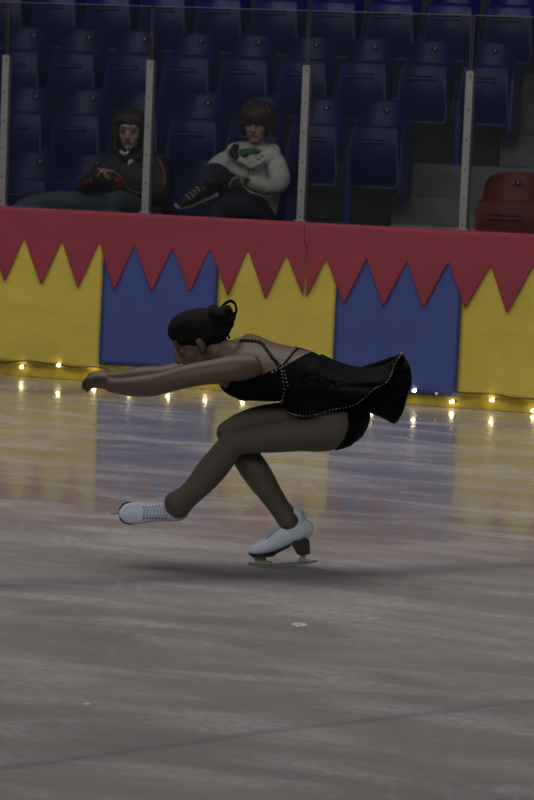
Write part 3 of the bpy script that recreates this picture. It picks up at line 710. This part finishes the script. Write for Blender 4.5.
# ---------------------------------------------------------------- spectators in the front row
A = atY
def spectator(label, HCp, yaw, torso, arms, legs, hands, hairfn, cloth, jeans, hairm, k=1.18, extra=None, look=0, trim=None):
    """torso/arms/legs are lists of (px, py, y, r) along the limb; arms and legs hold two lists each"""
    global root_origin
    root_origin = Vector(A(torso[0][0], torso[0][1], torso[0][2])); root_origin.z = .46
    t = tag(empty('person', root_origin), label, 'person')
    hc = A(*HCp); f = Vector((math.sin(yaw), -math.cos(yaw), -.12)); R = frame(f, UP)
    bm = bmesh.new(); head(bm, hc, R, k)
    tp = [A(*q[:3]) for q in torso]
    loft(bm, tp+[hc-UP*.05*k], [(q[3]*.55, q[4]*.62) for q in torso]+[(.05, .05)], ref=RT, n=18)
    for a in arms: loft(bm, [A(*q[:3]) for q in a], [q[3]*.6 for q in a], ref=UP, n=12)
    for h in hands: hand(bm, *h)
    for l in legs: loft(bm, [A(*q[:3]) for q in l], [q[3]*.75 for q in l], ref=UP, n=12)
    body = link('body', union(bm, .006, 3), M['pale'], t); face(t, hc, R, k, look)
    bm = bmesh.new(); loft(bm, tp, [(q[3], q[4]) for q in torso], ref=RT, n=24)
    for a in arms: loft(bm, [A(*q[:3]) for q in a], [q[3] for q in a], ref=UP, n=16)
    if extra: extra(bm)
    jb = union(bm, .008, 4); jk = link('jacket', jb, cloth, t)
    bm = bmesh.new()
    for l in legs: loft(bm, [A(*q[:3]) for q in l], [q[3] for q in l], ref=UP, n=18)
    blob(bm, A(*torso[0][:3]), (torso[0][4]*.98, .15, .12), Matrix.Rotation(YAW, 3, 'Z'))
    link('jeans', union(bm, .009, 4), jeans, t)
    hb = bmesh.new(); hairfn(hb, hc, R, k); link('hair', union(hb, .006, 1), hairm, t)
    return t, jk, hc, R
def locks(bm, hc, R, k, spec):
    for pts, r in spec: loft(bm, [hc+R@Vector(p)*k for p in pts], [r*k*f for f in (.6, 1, 1, .85, .45)[:len(pts)]], ref=R.col[0], n=8, sub=3)
def mop(bm, hc, R, k):
    b = lambda x, y, z, r: blob(bm, hc+R@(Vector((x, y, z))*k), tuple(a*k for a in r), R)
    b(-.03, 0, .055, (.100, .092, .085)); b(-.05, 0, -.01, (.072, .088, .075)); b(.015, 0, .085, (.07, .075, .045))
    sp = []
    for i in range(17):
        y = -.078+.156*i/16; e = abs(y)/.078
        sp.append(([(.0, y*.4, .135-.01*e), (.055, y*.8, .115-.02*e), (.090-.03*e, y*1.02, .07), (.095-.045*e, y*1.06, .030+.008*math.sin(i*2)), (.092-.055*e, y*1.05+.006, .012-.03*e*e+.006*math.sin(i*1.7))], .013))
    for i in range(22):
        a = 1.1+(2*math.pi-2.2)*i/21; c, s_ = math.cos(a), math.sin(a)
        sp.append(([(.03*c-.02, .03*s_, .138), (.075*c-.02, .075*s_, .105), (.100*c-.02, .097*s_, .045), (.102*c-.02, .102*s_, -.015), (.098*c-.015, .106*s_, -.058+.012*math.sin(i*2.3))], .017))
    locks(bm, hc, R, k, sp)
def curly(bm, hc, R, k):
    b = lambda x, y, z, r: blob(bm, hc+R@(Vector((x, y, z))*k), tuple(a*k for a in r), R)
    b(-.03, 0, .050, (.094, .086, .080)); b(-.05, 0, -.03, (.062, .084, .090))
    sp = []
    for i in range(9):
        y = -.066+.132*i/8; e = abs(y)/.066
        sp.append(([(.0, y*.5, .130), (.052, y*.9, .112-.015*e), (.080-.02*e, y*1.05, .082), (.084-.03*e, y*1.12, .056+.012*math.sin(i*2.2))], .013))
    for i in range(26):
        a = .95+(2*math.pi-1.9)*i/25; c, s_ = math.cos(a), math.sin(a); w_ = .010
        sp.append(([(.03*c-.02, .03*s_, .13), (.080*c-.02, .080*s_, .09), ((.098+w_*math.sin(i))*c-.02, (.096+w_)*s_, .02), ((.10-w_)*c-.02, .108*s_, -.055), (.096*c-.01, (.104+w_*math.sin(i*3))*s_, -.125+.02*math.sin(i*1.9))], .018))
    locks(bm, hc, R, k, sp)
# boy in the grey hoodie
def hood(bm):
    pts = [A(247, 164, 1.86), A(236, 157, 1.88), A(231, 150, 1.98), A(240, 147, 2.10), A(258, 147, 2.16), A(274, 150, 2.10), A(273, 156, 1.98), A(262, 162, 1.88), A(250, 167, 1.84)]
    loft(bm, pts, [.022, .030, .036, .04, .042, .042, .036, .028, .02], ref=UP, n=12)
t, jk, hc, R = spectator('person in a grey hoodie over green shirt, seated with legs crossed and hands in lap', (257, 125, 2.03), .05,
    [(250, 212, 1.97, .13, .19), (252, 192, 2.0, .13, .20), (254, 172, 2.04, .135, .215), (255, 158, 2.07, .115, .205), (256, 150, 2.08, .08, .11)],
    [[(268, 157, 2.05, .085), (276, 167, 1.98, .080), (280, 182, 1.88, .068), (268, 187, 1.78, .060), (251, 183.5, 1.70, .050)],
     [(232, 160, 2.02, .085), (218, 168, 1.93, .08), (213, 180, 1.83, .07), (222, 181, 1.75, .06), (231, 180, 1.69, .046)]],
    [[(258, 208, 1.95, .10), (238, 208, 1.72, .098), (216, 212, 1.46, .08), (212, 235, 1.40, .065), (214, 268, 1.42, .055), (214, 282, 1.42, .05)],
     [(244, 207, 1.92, .10), (230, 192, 1.74, .098), (216, 174, 1.56, .080), (208, 180, 1.47, .072), (199, 190, 1.40, .062), (195, 195, 1.38, .055)]],
    [(A(250, 183, 1.69), A(234, 181, 1.62)-A(250, 183, 1.69), UP*.7-FH*.6, .35, 1.15, -1, .01), (A(231, 179, 1.68), A(247, 180, 1.60)-A(231, 179, 1.68), UP*.8-FH*.5, .35, 1.15, 1, .01)],
    mop, M['hood'], M['navy'], M['hair3'], extra=hood)
fr = lambda px, py, y: A(px, py, y)
bm = bmesh.new(); blob(bm, A(251, 151.5, 1.985), (.085, .05, .024), Matrix.Rotation(YAW, 3, 'Z')); blob(bm, A(244, 154, 1.93), (.035, .03, .022), Matrix.Rotation(YAW, 3, 'Z')); link('green_shirt', union(bm, .006, 3), M['green'], t)
bm = bmesh.new(); loft(bm, [A(240, 160, 1.865), A(233, 153, 1.86), A(236, 147, 1.93)], [.018, .030, .026], ref=FH, n=10); link('hood_lining', bm, M['jacket'], t)
jbv = BVHTree.FromPolygons([v.co+root_origin for v in jk.data.vertices], [p.vertices for p in jk.data.polygons])
bm = bmesh.new()
for a, b, r in ((259, 160, .018), (263, 157, .014), (261, 165, .015), (257, 166, .012), (264, 162, .012), (256, 156, .011)): blob(bm, cast(a, b, jbv, -.002), (r, .006, r), Matrix.Rotation(YAW, 3, 'Z'), 8)
link('chest_print', union(bm, .004, 1), mat('blue_grey_print', (.12, .15, .22), .8), jk)
bm = bmesh.new()
for pts in ([(248, 163), (249, 169), (248.5, 175)], [(251, 164), (253, 170), (252, 177)]): tube(bm, [cast(a, b, jbv, .003) for a, b in pts], .004)
link('drawstring', bm, M['green'], jk)
def shoe(c, toe, up, k, t, m, ms):
    x = Vector(toe).normalized(); z = Vector(up); z = (z-x*z.dot(x)).normalized(); y = z.cross(x); g = lambda a, b, d: c+(x*a+y*b+z*d)*k
    bm = bmesh.new(); loft(bm, [g(-.10, 0, .05), g(-.06, 0, .055), g(.0, 0, .05), (g(.07, 0, .035)), g(.14, 0, .028)], [(.042, .034), (.048, .038), (.042, .040), (.032, .045), (.022, .036)], ref=y, n=16)
    loft(bm, [g(-.07, 0, .06), g(-.07, 0, .11)], [(.045, .038), (.042, .038)], ref=y, n=14)
    s_ = link('shoe', union(bm, .006, 3), m, t)
    bm = bmesh.new(); loft(bm, [g(-.12, 0, .006), g(-.05, 0, .006), g(.02, 0, .004), g(.09, 0, .006), g(.165, 0, .014)], [(.014, .036), (.014, .040), (.013, .042), (.013, .048), (.010, .03)], ref=y, n=14); link('shoe_sole', bm, ms, s_)
    for i in range(4):
        bm = bmesh.new(); tube(bm, [g(.02+.022*i, -.022, .088-.012*i), g(.02+.022*i, 0, .098-.013*i), g(.02+.022*i, .022, .088-.012*i)], .005*k); link('lace', bm, M['white'], s_)
shoe(A(199, 200, 1.34), -RT*.75-UP*.30-FH*.5, -FH*.55+UP*.8+RT*.1, 1.15, t, M['black'], M['white'])
shoe(Vector((A(214, 282, 1.42).x, 1.40, .465)), Vector((-.1, -1, 0)), UP, 1.15, t, M['black'], M['white'])

# spectator in the black jacket
def collar(bm):
    loft(bm, [A(126, 158, 1.92), A(121, 152, 2.02), A(131, 150, 2.12), A(142, 152, 2.04), A(138, 158, 1.93)], [.025, .034, .036, .034, .025], ref=UP, n=10)
t, jk, hc, R = spectator('person in a black jacket with red trim and faded jeans, hands clasped, behind a post', (130.5, 132, 2.02), .16,
    [(137, 212, 1.97, .13, .19), (137, 192, 2.0, .13, .19), (137, 173, 2.04, .13, .20), (135, 161, 2.07, .105, .18), (132, 153, 2.08, .065, .085)],
    [[(119, 163, 2.03, .08), (105, 172, 1.95, .08), (86, 187, 1.86, .07), (90, 184, 1.76, .062), (99, 177, 1.68, .046)],
     [(154, 165, 2.03, .08), (160, 178, 1.96, .078), (158, 192, 1.88, .07), (138, 189, 1.77, .062), (118, 178, 1.67, .046)]],
    [[(130, 210, 1.95, .10), (98, 206, 1.85, .098), (62, 203, 1.76, .085), (40, 204, 1.72, .078), (18, 212, 1.66, .06), (4, 240, 1.62, .052), (0, 268, 1.6, .05), (0, 284, 1.6, .05)],
     [(140, 211, 1.92, .10), (126, 206, 1.70, .10), (112, 205, 1.48, .082), (110, 228, 1.42, .068), (110, 262, 1.42, .055), (110, 286, 1.42, .05)]],
    [(A(99, 177, 1.67), A(112, 172, 1.60)-A(99, 177, 1.67), UP*.8-FH*.5, .55, 1.1, 1, .01), (A(117, 178, 1.66), A(103, 172, 1.61)-A(117, 178, 1.66), UP*.7-FH*.6, .5, 1.1, -1, .01)],
    curly, M['jacket'], M['jean'], M['hair2'], extra=collar, look=-.002)
jbv = BVHTree.FromPolygons([v.co+root_origin for v in jk.data.vertices], [p.vertices for p in jk.data.polygons])
bm = bmesh.new(); tube(bm, [cast(a, b, jbv, .002) for a, b in ((157, 159), (161.5, 165), (164, 173), (164.5, 180), (163, 186))], .013); link('red_piping', bm, M['redtrim'], jk)
bm = bmesh.new(); tube(bm, [cast(a, b, jbv, .0) for a, b in ((118, 174), (122, 181), (127, 187.5), (134, 192), (144, 194))], .012); link('red_piping', bm, M['redtrim'], jk)
bm = bmesh.new(); tube(bm, [cast(a, b, jbv, -.004) for a, b in ((117, 180), (118, 184), (121, 187))], .028); link('red_patch', bm, M['redtrim'], jk)
bm = bmesh.new(); tube(bm, [cast(a, b, jbv, -.006) for a, b in ((80, 187), (85, 184), (91, 181))], .026); link('red_patch', bm, M['redtrim'], jk)
bm = bmesh.new(); blob(bm, cast(130.5, 161.5, jbv, 0), (.024, .006, .018), Matrix.Rotation(YAW, 3, 'Z'), 8); blob(bm, cast(128.8, 164, jbv, 0), (.012, .006, .010), Matrix.Rotation(YAW, 3, 'Z'), 8); link('chest_emblem', union(bm, .004, 1), M['white'], jk)
bm = bmesh.new(); tube(bm, [A(121, 152, 1.96), A(125, 154, 1.925), A(128, 152, 1.93)], .012); link('shirt_collar', bm, M['white'], t)
shoe(Vector((A(110, 286, 1.42).x, 1.40, .465)), Vector((-.1, -1, 0)), UP, 1.15, t, M['black'], M['white'])
shoe(Vector((A(0, 284, 1.6).x, 1.58, .465)), Vector((-.6, -1, 0)), UP, 1.15, t, M['black'], M['white'])
